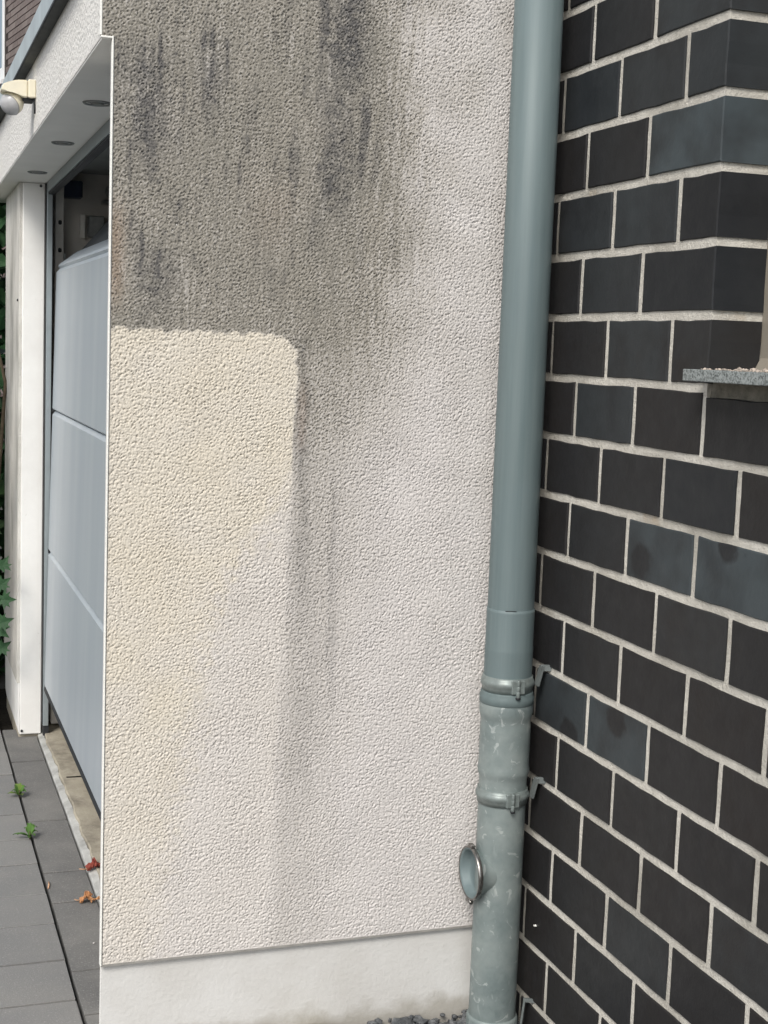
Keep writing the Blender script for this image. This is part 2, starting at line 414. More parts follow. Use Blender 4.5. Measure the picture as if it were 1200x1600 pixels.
stone(-.325, -.022, .013, .012, 'small dark stone in the gravel between the left-hand stone and the largest stone')
stone(-.225, -.05, .010, .014, 'pale-edged stone in the gravel just right of the largest stone')
b = bmesh.new(); bmesh.ops.create_icosphere(b, subdivisions=4, radius=1)
for v in b.verts: v.co = Vector((v.co.x*.062, v.co.y*.04, v.co.z*.024))*random.uniform(.86, 1.1)
tag(obj('moss', b, M['moss'], None, True, (-.465, -.022, .006)), 'low tuft of sandy yellow-brown moss at the foot of the plinth', 'moss', kind='stuff')

# ------------------------------------------------------------------ garage with the stained stucco wing wall
garage = empty('garage', (-.46, .1, 0), label='garage with stained stucco end wall, white fascia and half-open sectional door', cat='garage')
GX = Vector((-.46, .1, 0))
def gp(name, bm, mat, parent=None, smooth=False):
    o = obj(name, bm, mat, parent if parent is not None else garage, smooth)
    if parent is None or parent is garage: o.location = -GX
    return o
def fft_noise(nz, nx, res, wl_lo, wl_hi, aniso=1.0, ang=0.0):
    w = RNG.standard_normal((nz, nx)); F = np.fft.fft2(w)
    fz = np.fft.fftfreq(nz, res)[:, None]; fx = np.fft.fftfreq(nx, res)[None, :]
    a = fx*math.cos(ang)+fz*math.sin(ang); c = -fx*math.sin(ang)+fz*math.cos(ang)
    f = np.sqrt((a*aniso)**2+c**2)
    lo, hi = 1/wl_hi, 1/wl_lo
    m = np.exp(-((np.log(f+1e-9)-math.log(math.sqrt(lo*hi)))/(.5*math.log(hi/lo)))**2)
    h = np.fft.ifft2(F*m).real; return h/h.std()
def sstep(a, b, x):
    t = np.clip((x-a)/(b-a), 0, 1); return t*t*(3-2*t)
RES = .0016
nx = int(.945/RES)+1; z0w, z1w = .216, 2.44; nz = int((z1w-z0w)/RES)+1
X = np.linspace(-.945, 0, nx)[None, :].repeat(nz, 0); Z = np.linspace(z0w, z1w, nz)[:, None].repeat(nx, 1)
h1 = fft_noise(nz, nx, RES, .0034, .0100, 1.25, math.radians(52))
h2 = fft_noise(nz, nx, RES, .007, .022, 1.15, math.radians(50))
h3 = fft_noise(nz, nx, RES, .08, .3)
hh = (h1+.6*h2)/1.17
hm = fft_noise(nz, nx, RES, .10, .4)
H = .00100*(1+.12*np.clip(hm, -1.5, 1.5))*(1-np.exp(-.72*np.clip(hh, -2.4, 3)))+.00025*h3      # blunt crumbs, narrow pits between them
edge = sstep(0, .004, Z-z0w)*sstep(0, .004, X+np.where(Z < 2.07, .923, .945))
H = H*edge
Y = -H
V = np.stack([X, Y, Z], -1).reshape(-1, 3)
idx = np.arange(nz*nx).reshape(nz, nx)
Q = np.stack([idx[:-1, :-1], idx[:-1, 1:], idx[1:, 1:], idx[1:, :-1]], -1)
keep = ~((X[:-1, :-1] < -.9225) & (Z[:-1, :-1] < 2.069)); Q = Q[keep]
used = np.unique(Q); remap = np.full(nz*nx, -1); remap[used] = np.arange(len(used))
me = array_mesh('stucco_wall', V[used], remap[Q], M['stucco'])
# weathering masks: algae film, soot runs below the wall head, and the rectangle somebody washed clean
n1 = fft_noise(nz, nx, RES, .02, .08); nv = fft_noise(nz, nx, RES, .012, .05, 9.0, math.pi/2); nv2 = fft_noise(nz, nx, RES, .03, .12, 6.0, math.pi/2); nb = fft_noise(nz, nx, RES, .12, .5)
zz = [.2, .5, .75, 1.0, 1.29, 1.5, 1.65, 1.8, 2.0, 2.2, 2.5]
xa = np.interp(Z, zz, [-.55, -.54, -.53, -.53, -.54, -.56, -.50, -.46, -.43, -.44, -.44])
xb = np.interp(Z, zz, [-.36, -.36, -.35, -.32, -.27, -.20, -.20, -.22, -.25, -.27, -.28])
amp = np.interp(Z, zz, [.20, .23, .27, .34, .50, .85, .97, 1.0, .97, .86, .84])
wob = .014*nv2+.010*n1
dirt = amp*(1-sstep(xa, xb, X+wob))
dirt += .07*sstep(-.5, -.1, -np.abs(X+.30))*0
dirt += np.interp(Z, zz, [.0, .02, .03, .05, .08, .13, .16, .19, .21, .23, .23])*(.6+.35*nb)
dirt += .20*(1-sstep(-.40, -.08, X+wob))*sstep(1.25, 1.6, Z)+.05*np.clip(nv2, -1, 1.5)*sstep(-.55, -.3, X)*(1-sstep(-.3, -.1, X))*sstep(1.1, 1.5, Z)
dirt += .085*nv*sstep(1.3, 1.6, Z)*(1-sstep(-.42, -.20, X))
dirt *= 1+.05*nv+.05*n1
dirt -= .05*sstep(.1, 1.8, nv2)*sstep(1.4, 1.7, Z)
xr = np.interp(Z, [.2, .6, .75, 1.09, 1.42, 1.53], [-.556, -.556, -.553, -.545, -.543, -.552])+.004*nv2+.002*n1
zt = 1.520+.003*n1-.02*sstep(-.64, -.545, X)*0
rc = .045
dx = np.maximum(X-(xr-rc), 0); dz = np.maximum(Z-(zt-rc), 0)
sd_ = np.sqrt(dx*dx+dz*dz)-rc
soft = np.interp(Z, [.2, .8, 1.3, 1.5], [.026, .016, .009, .005])
inside = 1-sstep(-soft, soft*.6, sd_)
rim = np.exp(-((sd_-.022)/.018)**2)*(sd_ > 0)*sstep(.9, 1.3, Z)*(1-sstep(1.50, 1.53, Z))
dirt *= 1+.10*sstep(.2, 1.6, nv2)-.10*sstep(.2, 1.6, -nv2)
dirt *= 1-.30*np.clip(hh, -1.6, 1.6)                            # dirt mask follows the relief, stronger in pits than on crumb tops
dirt = np.clip(dirt, 0, 1)*(1-inside)
soot = np.zeros_like(X)
for (sx, za, zb_, w, a) in ((-.858, 2.10, 1.80, .042, .66), (-.885, 2.03, 1.80, .014, .30), (-.80, 2.00, 1.83, .016, .42), (-.735, 2.12, 1.92, .026, .60), (-.715, 2.08, 1.94, .010, .4),
                        (-.617, 2.05, 1.985, .009, .50), (-.655, 1.92, 1.86, .010, .3), (-.455, 2.40, 1.99, .040, .92), (-.475, 2.08, 1.72, .044, .50), (-.419, 2.05, 1.80, .008, .80), (-.43, 1.95, 1.80, .018, .35), (-.505, 1.92, 1.66, .018, .28),
                        (-.834, 1.72, 1.535, .040, .62), (-.785, 1.70, 1.58, .018, .45), (-.86, 1.62, 1.50, .020, .45), (-.718, 1.775, 1.68, .013, .55), (-.70, 1.66, 1.55, .02, .2), (-.60, 1.72, 1.55, .02, .14),
                        (-.528, 1.44, 1.22, .013, .34), (-.515, 1.2, .9, .018, .16), (-.452, 1.25, .78, .012, .24), (-.445, 1.02, .70, .008, .22), (-.505, 1.05, .5, .03, .10)):
    fade = sstep(0, .09, za-Z+.012*nv)*sstep(0, .14, Z-zb_+.03)
    soot = np.maximum(soot, a*np.exp(-((X-sx+.004*nv2)/w)**2)*fade)
soot += .16*np.clip(nv2-.4, 0, 2)*dirt*sstep(1.45, 1.8, Z)
soot += .30*sstep(.3, 2.0, nv)*sstep(0, 1.2, n1+nv2)*sstep(1.45, 1.75, Z)*(1-sstep(-.50, -.42, X))
soot = np.clip(soot*1.18*(1+.25*n1)*(1-.30*np.clip(hh, -1.6, 1.6))+rim*.20*(1+.5*nv), 0, 1)*(1-inside)
warm_line = np.interp(Z, [.2, .556, .80, .997, 1.208, 1.32], [-.84, -.781, -.745, -.71, -.568, -.50])
warm = inside*(.35+.65*(1-sstep(-.03, .06, X-warm_line+.012*n1)))*np.interp(Z, [.2, .4, .75, 1.2], [.45, .6, .85, 1.0])*(1+.08*nb)
warm += (1-inside)*dirt*.5
rust = .38*np.exp(-((X+.913)/.016)**2)*sstep(1.53, 1.62, Z)*(1-sstep(1.70, 1.80, Z))+.22*np.exp(-((X+.528)/.010)**2)*sstep(1.26, 1.32, Z)*(1-sstep(1.38, 1.45, Z))
rust = rust+.10*np.exp(-((X+.60)/.05)**2-((Z-1.76)/.07)**2)
for nm, A in (('dirt', dirt), ('soot', soot), ('warm', np.clip(warm, 0, 1)), ('rust', rust*(1-inside))):
    at = me.attributes.new(nm, 'FLOAT', 'POINT'); at.data.foreach_set('value', A.reshape(-1)[used].astype(np.float32))
link('stucco_wall', me, garage, -GX)
b = bmesh.new(); box(b, -.9225, 0, .0035, .013, .2162, 2.069); box(b, -.9445, 0, .0036, .0131, 2.0695, 2.44); box(b, -.884, 0, .0312, .25, -.05, 2.44); box(b, -.905, 0, .0132, .0311, -.05, 2.44)
gp('wall_core', b, M['white_stucco'])
b = bmesh.new(); box(b, -.9262, -.9229, -.0022, .013, .214, 2.0715, .0008); gp('corner_bead', b, M['bead'])
b = bmesh.new(); box(b, -.9475, -.9235, -.0020, .012, 2.0665, 2.0705, .0008); box(b, -.9492, -.9452, -.0015, .010, 2.071, 2.26, .0008); gp('fascia_bead', b, M['bead'])
b = bmesh.new(); box(b, -.9245, 0, .0095, .0130, -.08, .2145, .002); gp('plinth', b, M['plinth'])
b = bmesh.new(); box(b, -.923, 0, -.001, .0094, .2112, .2158); gp('base_rail', b, plain('base_rail_metal', (.30, .29, .27), .15, 40, .6))
# fascia over the opening, soffit (slightly falling away), coping
zs = lambda y: 2.071-.0115*y
b = bmesh.new(); hexa(b, [(-.945, .0125, zs(0)), (-.90, .0125, zs(0)), (-.90, .0125, 2.262), (-.945, .0125, 2.262), (-.945, 3.3, zs(3.3)), (-.90, 3.3, zs(3.3)), (-.90, 3.3, 2.262), (-.945, 3.3, 2.262)])
gp('fascia', b, M['white_stucco'])
b = bmesh.new(); hexa(b, [(-.9435, .012, zs(0)-.004), (-.7925, .012, zs(0)-.004), (-.7925, .012, zs(0)+.02), (-.9435, .012, zs(0)+.02), (-.9435, 3.3, zs(3.3)-.004), (-.7925, 3.3, zs(3.3)-.004), (-.7925, 3.3, zs(3.3)+.02), (-.9435, 3.3, zs(3.3)+.02)])
gp('soffit', b, M['soffit'])
b = bmesh.new(); box(b, -.972, -.55, .252, 3.34, 2.252, 2.320, .004, 2); gp('coping', b, M['coping'])
b = bmesh.new(); box(b, -.9745, -.971, .255, 3.34, 2.2475, 2.2555, .001); gp('drip_edge', b, M['dark'])
b = bmesh.new(); box(b, -.9708, -.9455, .256, 3.338, 2.2478, 2.2517); gp('coping_shade', b, plain('painted_coping_shade', (.075, .08, .078), .15, 20, .8))  # dark sheet standing in for the shade under the coping overhang
b = bmesh.new(); box(b, -.96, .02, -.012, .27, 2.441, 2.50, .004); gp('wall_cap', b, M['coping'])
# far pillar
pil = empty('pillar'); pil.parent = garage; pil.location = -GX
b = bmesh.new(); box(b, -.8845, -.872, 2.502, 3.12, .208, zs(2.5)-.006, .001); obj('pillar_face', b, M['pillar_stucco'], pil)
b = bmesh.new(); box(b, -.8735, -.795, 2.499, 3.11, .012, zs(2.5)-.005, .003); obj('pillar_reveal', b, M['plaster'], pil)
b = bmesh.new()
hexa(b, [(-.8795, 2.50, .030), (-.8745, 2.50, .012), (-.8745, 3.10, .012), (-.8795, 3.10, .045), (-.881, 2.50, .2075), (-.8738, 2.50, .2075), (-.8738, 3.10, .2075), (-.881, 3.10, .2075)])
obj('pillar_base', b, M['plaster'], pil)
b = bmesh.new(); box(b, -.876, -.80, 2.512, 3.08, -.05, .0115); obj('pillar_foot', b, M['concrete'], pil)
for (hx, hy, hz) in ((-.8852, 2.535, 1.62), (-.811, 2.4985, 2.028), (-.866, 2.4985, .026)):
    b = bmesh.new(); bmesh.ops.create_uvsphere(b, u_segments=10, v_segments=6, radius=.0052); obj('drill_hole', b, M['dark'], pil, True, (hx, hy, hz))
# door frame
fr = empty('door_frame'); fr.parent = garage; fr.location = -GX
b = bmesh.new(); box(b, -.792, -.772, 2.462, 2.4975, .050, 2.034, .002); obj('jamb', b, M['frame'], fr)
b = bmesh.new(); box(b, -.7945, -.792, 2.470, 2.4980, .055, 2.036); obj('seal', b, M['dark'], fr)
b = bmesh.new(); box(b, -.791, -.770, 2.466, 2.4970, -.02, .049, .001); obj('jamb_foot', b, M['dark'], fr)
b = bmesh.new(); hexa(b, [(-.792, .034, zs(0)-.038), (-.772, .034, zs(0)-.038), (-.772, .034, zs(0)-.0045), (-.792, .034, zs(0)-.0045), (-.792, 2.461, zs(2.46)-.038), (-.772, 2.461, zs(2.46)-.038), (-.772, 2.461, zs(2.46)-.0045), (-.792, 2.461, zs(2.46)-.0045)])
obj('head', b, M['frame'], fr)
b = bmesh.new(); hexa(b, [(-.788, .034, zs(0)-.046), (-.765, .034, zs(0)-.046), (-.765, .034, zs(0)-.0385), (-.788, .034, zs(0)-.0385), (-.788, 2.461, zs(2.46)-.046), (-.765, 2.461, zs(2.46)-.046), (-.765, 2.461, zs(2.46)-.0385), (-.788, 2.461, zs(2.46)-.0385)])
obj('head_seal', b, M['dark'], fr)
# sectional door, opened a hand's width; its top section already leans in on the curved track
door = empty('garage_door'); door.parent = garage; door.location = -GX
def dx_at(z): return -.789+.030*(z-.20)/1.535
def section(z0, z1):
    b = bmesh.new(); xa_, xb_ = dx_at(z0), dx_at(z1)
    P = [(xa_+.004, z0+.001), (xa_, z0+.006), (xb_, z1-.016), (xb_+.010, z1-.003), (xb_+.04, z1-.003), (xa_+.04, z0+.001)]
    r0 = [b.verts.new((x, .27, z)) for x, z in P]; r1 = [b.verts.new((x, 2.452, z)) for x, z in P]
    for i in range(len(P)): b.faces.new((r0[i], r0[(i+1) % len(P)], r1[(i+1) % len(P)], r1[i]))
    b.faces.new(r0); b.faces.new(r1[::-1])
    return obj('door_section', b, M['door'], door)
for a, c in ((.205, .712), (.7135, 1.228), (1.2295, 1.738)): section(a, c)
b = bmesh.new(); P = [(0, 0), (-.004, .010), (-.004, .085), (.036, .085), (.036, 0)]
th = math.radians(52)
def tp(x, z):  # lean the section inwards
    return (dx_at(1.738)+.006+x*math.cos(th)+z*math.sin(th), 1.744-x*math.sin(th)+z*math.cos(th))
r0 = [b.verts.new((tp(x, z)[0], .27, tp(x, z)[1])) for x, z in P]; r1 = [b.verts.new((tp(x, z)[0], 2.452, tp(x, z)[1])) for x, z in P]
for i in range(len(P)): b.faces.new((r0[i], r0[(i+1) % len(P)], r1[(i+1) % len(P)], r1[i]))
b.faces.new(r0); b.faces.new(r1[::-1]); obj('door_section', b, M['door'], door)
b = bmesh.new(); q0 = tp(.004, .087); q1 = (q0[0]+.30*math.cos(math.radians(50)), q0[1]+.30*math.sin(math.radians(50)))
hexa(b, [(q0[0], .27, q0[1]), (q1[0], .27, q1[1]), (q1[0]+.03, .27, q1[1]-.02), (q0[0]+.03, .27, q0[1]-.02), (q0[0], 2.451, q0[1]), (q1[0], 2.451, q1[1]), (q1[0]+.03, 2.451, q1[1]-.02), (q0[0]+.03, 2.451, q0[1]-.02)]); obj('shaded_top_section', b, plain('painted_section_shade', (.07, .075, .08), .2, 10, .6), door)  # rest of the leaning top section, its shade put into the dark colour
b = bmesh.new(); box(b, -.791, -.752, .27, 2.452, .186, .2045, .004); obj('bottom_seal', b, M['dark'], door)
for z in (.713, 1.229):
    b = bmesh.new(); box(b, dx_at(z)-.0005, dx_at(z)+.016, 2.4525, 2.462, z-.010, z+.010, .002); obj('hinge', b, M['dark'], door)
# inside of the garage
ins = empty('garage_interior'); ins.parent = garage; ins.location = -GX
b = bmesh.new(); box(b, -.77, 3.6, 2.66, 3.06, -.1, 2.24); obj('side_wall', b, M['interior'], ins)
b = bmesh.new(); box(b, 3.6, 3.8, 0, 3.06, -.1, 2.24); obj('back_wall', b, M['interior'], ins)
b = bmesh.new(); box(b, 0.002, 3.6, .06, .25, -.1, 2.24); obj('near_wall', b, M['interior'], ins)
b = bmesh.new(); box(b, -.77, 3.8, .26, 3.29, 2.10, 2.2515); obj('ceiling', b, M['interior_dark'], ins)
b = bmesh.new(); box(b, -.60, 3.6, .25, 2.66, -.15, .0); obj('garage_floor', b, M['concrete'], ins)
b = bmesh.new(); box(b, -.752, -.722, 2.56, 2.655, .03, 2.06, .002); obj('track', b, M['interior'], ins)
b = bmesh.new(); box(b, -.7215, -.712, 2.575, 2.61, .06, 1.80, .002); obj('track', b, M['steel'], ins)
for z in (1.62, 1.70, 1.80, 1.90, .30):
    b = bmesh.new(); box(b, -.742, -.730, 2.555, 2.5599, z, z+.016, .003); obj('slot', b, M['dark'], ins)
b = bmesh.new(); box(b, -.722, -.655, 2.56, 2.62, 2.000, 2.062, .004); obj('end_bracket', b, M['blue_dark'], ins)
b = bmesh.new(); lathe(b, [(.026, 0), (.026, 2.2)], 20, Matrix.Translation((-.55, 2.55, 2.03)) @ Matrix.Rotation(math.pi/2, 4, 'X'), True, True); obj('spring_shaft', b, M['steel'], ins, True)
b = bmesh.new(); box(b, -.575, .6, 2.61, 2.655, 1.99, 2.005, .002); obj('rail', b, M['steel'], ins)
b = bmesh.new(); box(b, -.655, -.635, 2.63, 2.6595, 1.86, 1.95, .003); obj('switch', b, M['bead'], ins)
b = bmesh.new(); box(b, -.625, -.565, 2.62, 2.6595, 1.865, 1.945, .004); obj('socket_box', b, M['steel'], ins)
# threshold
thr = empty('threshold'); thr.parent = garage; thr.location = -GX
def strip(name, prof, mat, jit):
    n = 90; b = bmesh.new(); rows = []
    for i in range(n+1):
        y = .02+(2.64-.02)*i/n
        w = math.sin(i*.37)*.4+math.sin(i*.91+1)*.35+random.uniform(-.5, .5)
        rows.append([b.verts.new((x+jit*w*j, y, z+jit*.3*w*j)) for x, z, j in prof])
    for r, s in zip(rows, rows[1:]):
        for k in range(len(prof)-1): b.faces.new((r[k], r[k+1], s[k+1], s[k]))
    return obj(name, b, mat, thr)
strip('lip', [(-.8065, -.05, 0), (-.8065, .004, .25), (-.803, .008, .5), (-.787, .013, 1), (-.7865, .0, 1)], M['concrete_lip'], .004)
strip('step', [(-.7866, .0, 1), (-.7866, .0175, 1), (-.783, .021, 1), (-.762, .020, 0), (-.70, .019, 0), (-.58, .019, 0)], M['concrete'], .004)
b = bmesh.new(); box(b, -.77, -.66, 1.905, 1.918, .0, .0206); obj('crack', b, M['soil'], thr)

# downlights in the soffit
for y, r, lab in ((.728, .0355, 'nearest recessed downlight in the soffit, close to the stucco corner'), (1.444, .033, 'middle one of the three recessed downlights in the grey soffit'), (2.182, .033, 'farthest recessed downlight in the soffit, above the white pillar')):
    t = empty('downlight', (-.854, y, zs(y)-.004), label=lab, cat='downlight', group='downlights in the garage soffit')
    b = bmesh.new(); lathe(b, [(r*.80, .004), (r*.82, -.003), (r*.92, -.0045), (r, -.001), (r, .004)], 32); obj('trim_ring', b, M['lamp_trim'], t, True)
    b = bmesh.new(); lathe(b, [(0.0005, -.0005), (r*.5, -.001), (r*.81, .0005)], 32, Matrix.Identity(4), True); obj('lens', b, M['lamp_glass'], t, True)
    b = bmesh.new(); tube(b, [(-r*.5, -r*.62, -.004), (0, -r*.75, -.006), (r*.35, -r*.7, -.004)], .004, 8); obj('spring_clip', b, M['lamp_trim'], t, True)

# motion sensor on the fascia
ms = empty('motion_sensor', (-.945, 1.33, 2.165), label='yellowed plastic motion sensor with ball head on the white fascia', cat='motion sensor')
b = bmesh.new(); box(b, -.021, -.0005, -.045, .045, -.021, .028, .003, 2); obj('wall_plate', b, M['lamp_plastic'], ms)
b = bmesh.new()
P = [(-.0215, .0265), (-.050, .025), (-.072, .018), (-.089, .010), (-.091, -.006), (-.075, -.008), (-.056, -.008), (-.046, -.014), (-.036, -.020), (-.0215, -.021)]
r0 = [b.verts.new((x, -.038, z)) for x, z in P]; r1 = [b.verts.new((x, .038, z)) for x, z in P]
for i in range(len(P)): b.faces.new((r0[i], r0[(i+1) % len(P)], r1[(i+1) % len(P)], r1[i]))
b.faces.new(r0); b.faces.new(r1[::-1])
bmesh.ops.bevel(b, geom=b.edges[:], offset=.003, segments=2, affect='EDGES'); obj('arm', b, M['lamp_plastic'], ms)
b = bmesh.new(); bmesh.ops.create_uvsphere(b, u_segments=32, v_segments=20, radius=.031); obj('ball_head', b, M['lamp_plastic'], ms, True, (-.060, 0, -.034))
MB_ = Matrix.Translation((-.060, 0, -.034)) @ Vector((-.62, -.55, -.55)).to_track_quat('Z', 'Y').to_matrix().to_4x4()
b = bmesh.new(); lathe(b, [(.0324*math.cos(a), .0324*math.sin(a)) for a in [math.radians(t) for t in range(22, 90, 6)]]+[(.0003, .0324)], 36, MB_); obj('lens', b, M['lens'], ms, True)
b = bmesh.new(); lathe(b, [(.0302, .0085), (.0308, .0105), (.0300, .0122)], 36, MB_); obj('ball_seam', b, M['dirtmark'], ms, True)
b = bmesh.new(); box(b, -.034, -.004, -.03, .03, -.0275, -.0212, .001); obj('bracket', b, M['dark'], ms)
b = bmesh.new(); tube(b, [(-.006, -.035, -.022), (-.0022, -.035, -.04), (-.0022, -.035, -.062)], .0022, 6); obj('cable', b, M['dark'], ms, True)

# ------------------------------------------------------------------ brick house on the right
house = empty('brick_house', (0.2, -1, 0), label='house wall of large black glazed bricks with pale mortar joints', cat='house')
HX = Vector((.2, -1, 0))
def hp(name, bm, mat, smooth=False):
    o = obj(name, bm, mat, house, smooth); o.location = -HX; return o
ZB = lambda k: 2.2-.125*k
YJ = lambda i: -.0615-.1222*i
JH = .0081                                                     # half a joint
def brick_mesh(L, H_, D, seed):
    rnd = random.Random(seed); b = bmesh.new(); n = 5
    out = []
    for i in range(n): out.append((-L/2+L*i/n, -H_/2))
    for i in range(3): out.append((L/2, -H_/2+H_*i/3))
    for i in range(n): out.append((L/2-L*i/n, H_/2))
    for i in range(3): out.append((-L/2, H_/2-H_*i/3))
    out = [(y+rnd.uniform(-.0011, .0011), z+rnd.uniform(-.0013, .0013)) for y, z in out]
    ins_ = [(y*(1-.0036/L*2*.5) - math.copysign(.0006, y), z*(1-.0036/H_)) for y, z in out]
    f = [b.verts.new((0, y, z)) for y, z in ins_]; e = [b.verts.new((.0022, y, z)) for y, z in out]; k_ = [b.verts.new((D, y, z)) for y, z in out]
    m = len(out)
    b.faces.new(f)
    for i in range(m):
        j = (i+1) % m; b.faces.new((f[i], f[j], e[j], e[i])); b.faces.new((e[i], e[j], k_[j], k_[i]))
    b.faces.new(k_[::-1])
    return mesh_of('brick', b, M['brick'])
FULL = [brick_mesh(.2444-2*JH, .125-2*JH, .06, s) for s in range(8)]
cache = {}
FLASH = {(2, 3): (1.0, .9, 1.5), (8, 3): (.72, .6, .70, .38), (8, 5): (.90, .8, .56, .85), (11, 0): (.45, .7, .35, .2), (11, 2): (.62, .7, .48, .72), (6, 1): (.30, .8, 1.5), (5, 2): (.36, .4, 1.5), (3, 2): (.38, .5, 1.5), (3, 0): (.22, .5, 1.5), (4, 1): (.22, .9, 1.5), (14, 3): (.20, .3, 1.5), (1, 2): (.25, .6, 1.5), (0, 3): (.38, .3, .5), (1, 4): (.3, .4, 1.5), (5, 4): (.12, .1, 1.5), (9, 4): (.16, .4, 1.5), (13, 6): (.18, .4, 1.5)}
def add_brick(k, i, y0, y1, zc=None, hh=None, D=.06, far=1.5, cut_top=0):
    zt_, zb2 = ZB(k)-JH-cut_top, ZB(k+1)+JH
    L = y0-y1; Hh = zt_-zb2
    if abs(L-(.2444-2*JH)) < .001 and abs(Hh-(.125-2*JH)) < 1e-4 and D == .06: me_ = random.choice(FULL)
    else:
        key = (round(L, 3), round(Hh, 3), D)
        if key not in cache: cache[key] = brick_mesh(L, Hh, D, hash(key) % 999)
        me_ = cache[key]
    o = link('brick', me_, house, Vector((random.uniform(-.0007, .0007), (y0+y1)/2, (zt_+zb2)/2))-HX, (random.uniform(-.002, .002), random.uniform(-.004, .004), random.uniform(-.003, .003)))
    fl = FLASH.get((k, i))
    if fl is None:
        r = random.random(); kk = .45 if k > 8 else 1; fl = (kk*(random.uniform(.06, .17) if r > .82 else random.uniform(0, .05)), kk*random.random(), 1.5)
    o.color = (*fl, 1) if len(fl) == 3 else fl
CORNER = -.68
for k in range(-2, 18):
    i = -1 if k % 2 == 0 else -2                               # joints at odd i on even courses
    while True:
        y0 = YJ(i)-JH; y1 = YJ(i+2)+JH
        if i < 0: y0 = min(y0, -.004)
        if y0 <= -2.3: break
        if y0-y1 > .02:
            if k < 6:
                if y0 < CORNER+.02: break
                corner = y1 < CORNER+.05
                add_brick(k, i, y0, CORNER if corner else y1, D=.103 if corner else .06)
                if corner: break
            else:
                add_brick(k, i, y0, max(y1, -2.35), cut_top=(.007 if (k == 6 and y0 < CORNER) else 0))
        i += 2
b = bmesh.new()
box(b, .0042, .30, CORNER+.0042, -.0005, 1.4375, 2.52); box(b, .0042, .30, CORNER+.0044, -.0005, -.25, 1.4372); box(b, .0042, .30, -2.36, CORNER+.0042, -.25, 1.4300)
hp('mortar', b, M['mortar'])
b = bmesh.new(); box(b, .0121, .10, -2.36, CORNER+.0041, 1.4302, 1.4612); hp('sill_bed', b, plain('dark_sill_mortar', (.24, .225, .19), .3, 40, .95, .1, bump=.004, bscale=120))  # bed below the sill in a darker mortar tone
b = bmesh.new(); box(b, .301, 3.0, -2.36, -.001, -.25, 2.52); bmesh.ops.delete(b, geom=[f for f in b.faces if f.calc_center_median().x < .5 and False], context='FACES'); hp('house_core', b, M['interior'])
# window sill, frame and glass in the opening
b = bmesh.new(); box(b, -.050, .1035, -2.2, CORNER-.002, 1.4622, 1.4822, .0012); hp('window_sill', b, M['granite'])
b = bmesh.new()
for q in range(150):
    r = random.choice([.0016, .002, .003, .004]); x = random.uniform(-.045, .1); y = CORNER-.006-random.random()**1.2*.5
    if x > .05: r *= 1.4
    rb = rock_mesh(r); vm = {}
    for v in rb.verts: vm[v] = b.verts.new(v.co+Vector((x, y, 1.4822+r*.35)))
    for f in rb.faces: b.faces.new([vm[v] for v in f.verts])
    rb.free()
dbo = hp('sill_debris', b, M['debris']); dbo['kind'] = 'stuff'
wf = empty('window'); wf.parent = house; wf.location = -HX
b = bmesh.new(); box(b, .104, .17, -.76, CORNER+.003, 1.483, 2.515, .002); obj('frame', b, M['window_frame'], wf)
b = bmesh.new(); hexa(b, [(.092, -.80, 1.4826), (.104, -.80, 1.4826), (.104, -.80, 1.505), (.1038, -.80, 1.505), (.092, CORNER-.001, 1.4826), (.104, CORNER-.001, 1.4826), (.104, CORNER-.001, 1.505), (.1038, CORNER-.001, 1.505)]); obj('sealant', b, M['window_frame'], wf)
b = bmesh.new(); box(b, .104, .17, -2.2, -.7601, 1.483, 1.56, .002); obj('frame', b, M['window_frame'], wf)
b = bmesh.new(); box(b, .130, .138, -2.2, -.7602, 1.5602, 2.515); obj('pane', b, M['glass'], wf)
# small pale mortar splash on one brick
for (y, z, r) in ((-.128, .2565, .0042),):
    b = rock_mesh(r); o = obj('mortar_splash', b, M['bead'], house, False, Vector((-.0006, y, z))-HX)

# ------------------------------------------------------------------ downpipe
PC = Vector((-.076, -.084, 0))
dp = empty('downpipe', PC, label='grey-green metal rainwater downpipe with clamps in the corner beside black bricks', cat='downpipe')
b = bmesh.new(); lathe(b, [(.0502, 2.6), (.0502, 1.6), (.0500, .95), (.049, .93)], 64, Matrix.Identity(4), True); obj('upper_pipe', b, M['zinc'], dp, True)
b = bmesh.new(); lathe(b, [(.0502, .9572), (.0512, .9570), (.0514, .950), (.0514, .876), (.0520, .871), (.0522, .866), (.0518, .860), (.0518, .77)], 64); obj('pipe_sleeve', b, M['zinc'], dp, True)
b = bmesh.new(); tube(b, [(.0514*math.cos(a), .0514*math.sin(a), .9572+.0004*math.sin(a*9)) for a in [math.radians(245+t) for t in range(-12, 16, 2)]], .0009, 6); obj('sleeve_gap', b, M['dark'], dp, True)
b = bmesh.new(); lathe(b, [(.0520, .7775), (.0555, .7772), (.0568, .774), (.0570, .769), (.0590, .766), (.0588, .752), (.0575, .7505)], 64); obj('socket_gasket', b, M['gasket'], dp, True)
b = bmesh.new()
lathe(b, [(.0560, .757), (.0578, .7495), (.0580, .742), (.0578, .732), (.0564, .725), (.0545, .7185), (.0534, .712), (.0541, .704), (.0546, .690), (.0548, .660), (.0547, .622), (.0553, .612), (.0562, .604), (.0554, .597), (.0532, .590), (.0519, .584), (.0517, .572), (.0517, .40), (.0518, .10), (.0522, -.06)], 64)
obj('standpipe', b, M['galv'], dp, True)
b = bmesh.new(); lathe(b, [(.0520, .046), (.0550, .044), (.0568, .039), (.0568, -.05)], 64); obj('foot_collar', b, M['galv'], dp, True)
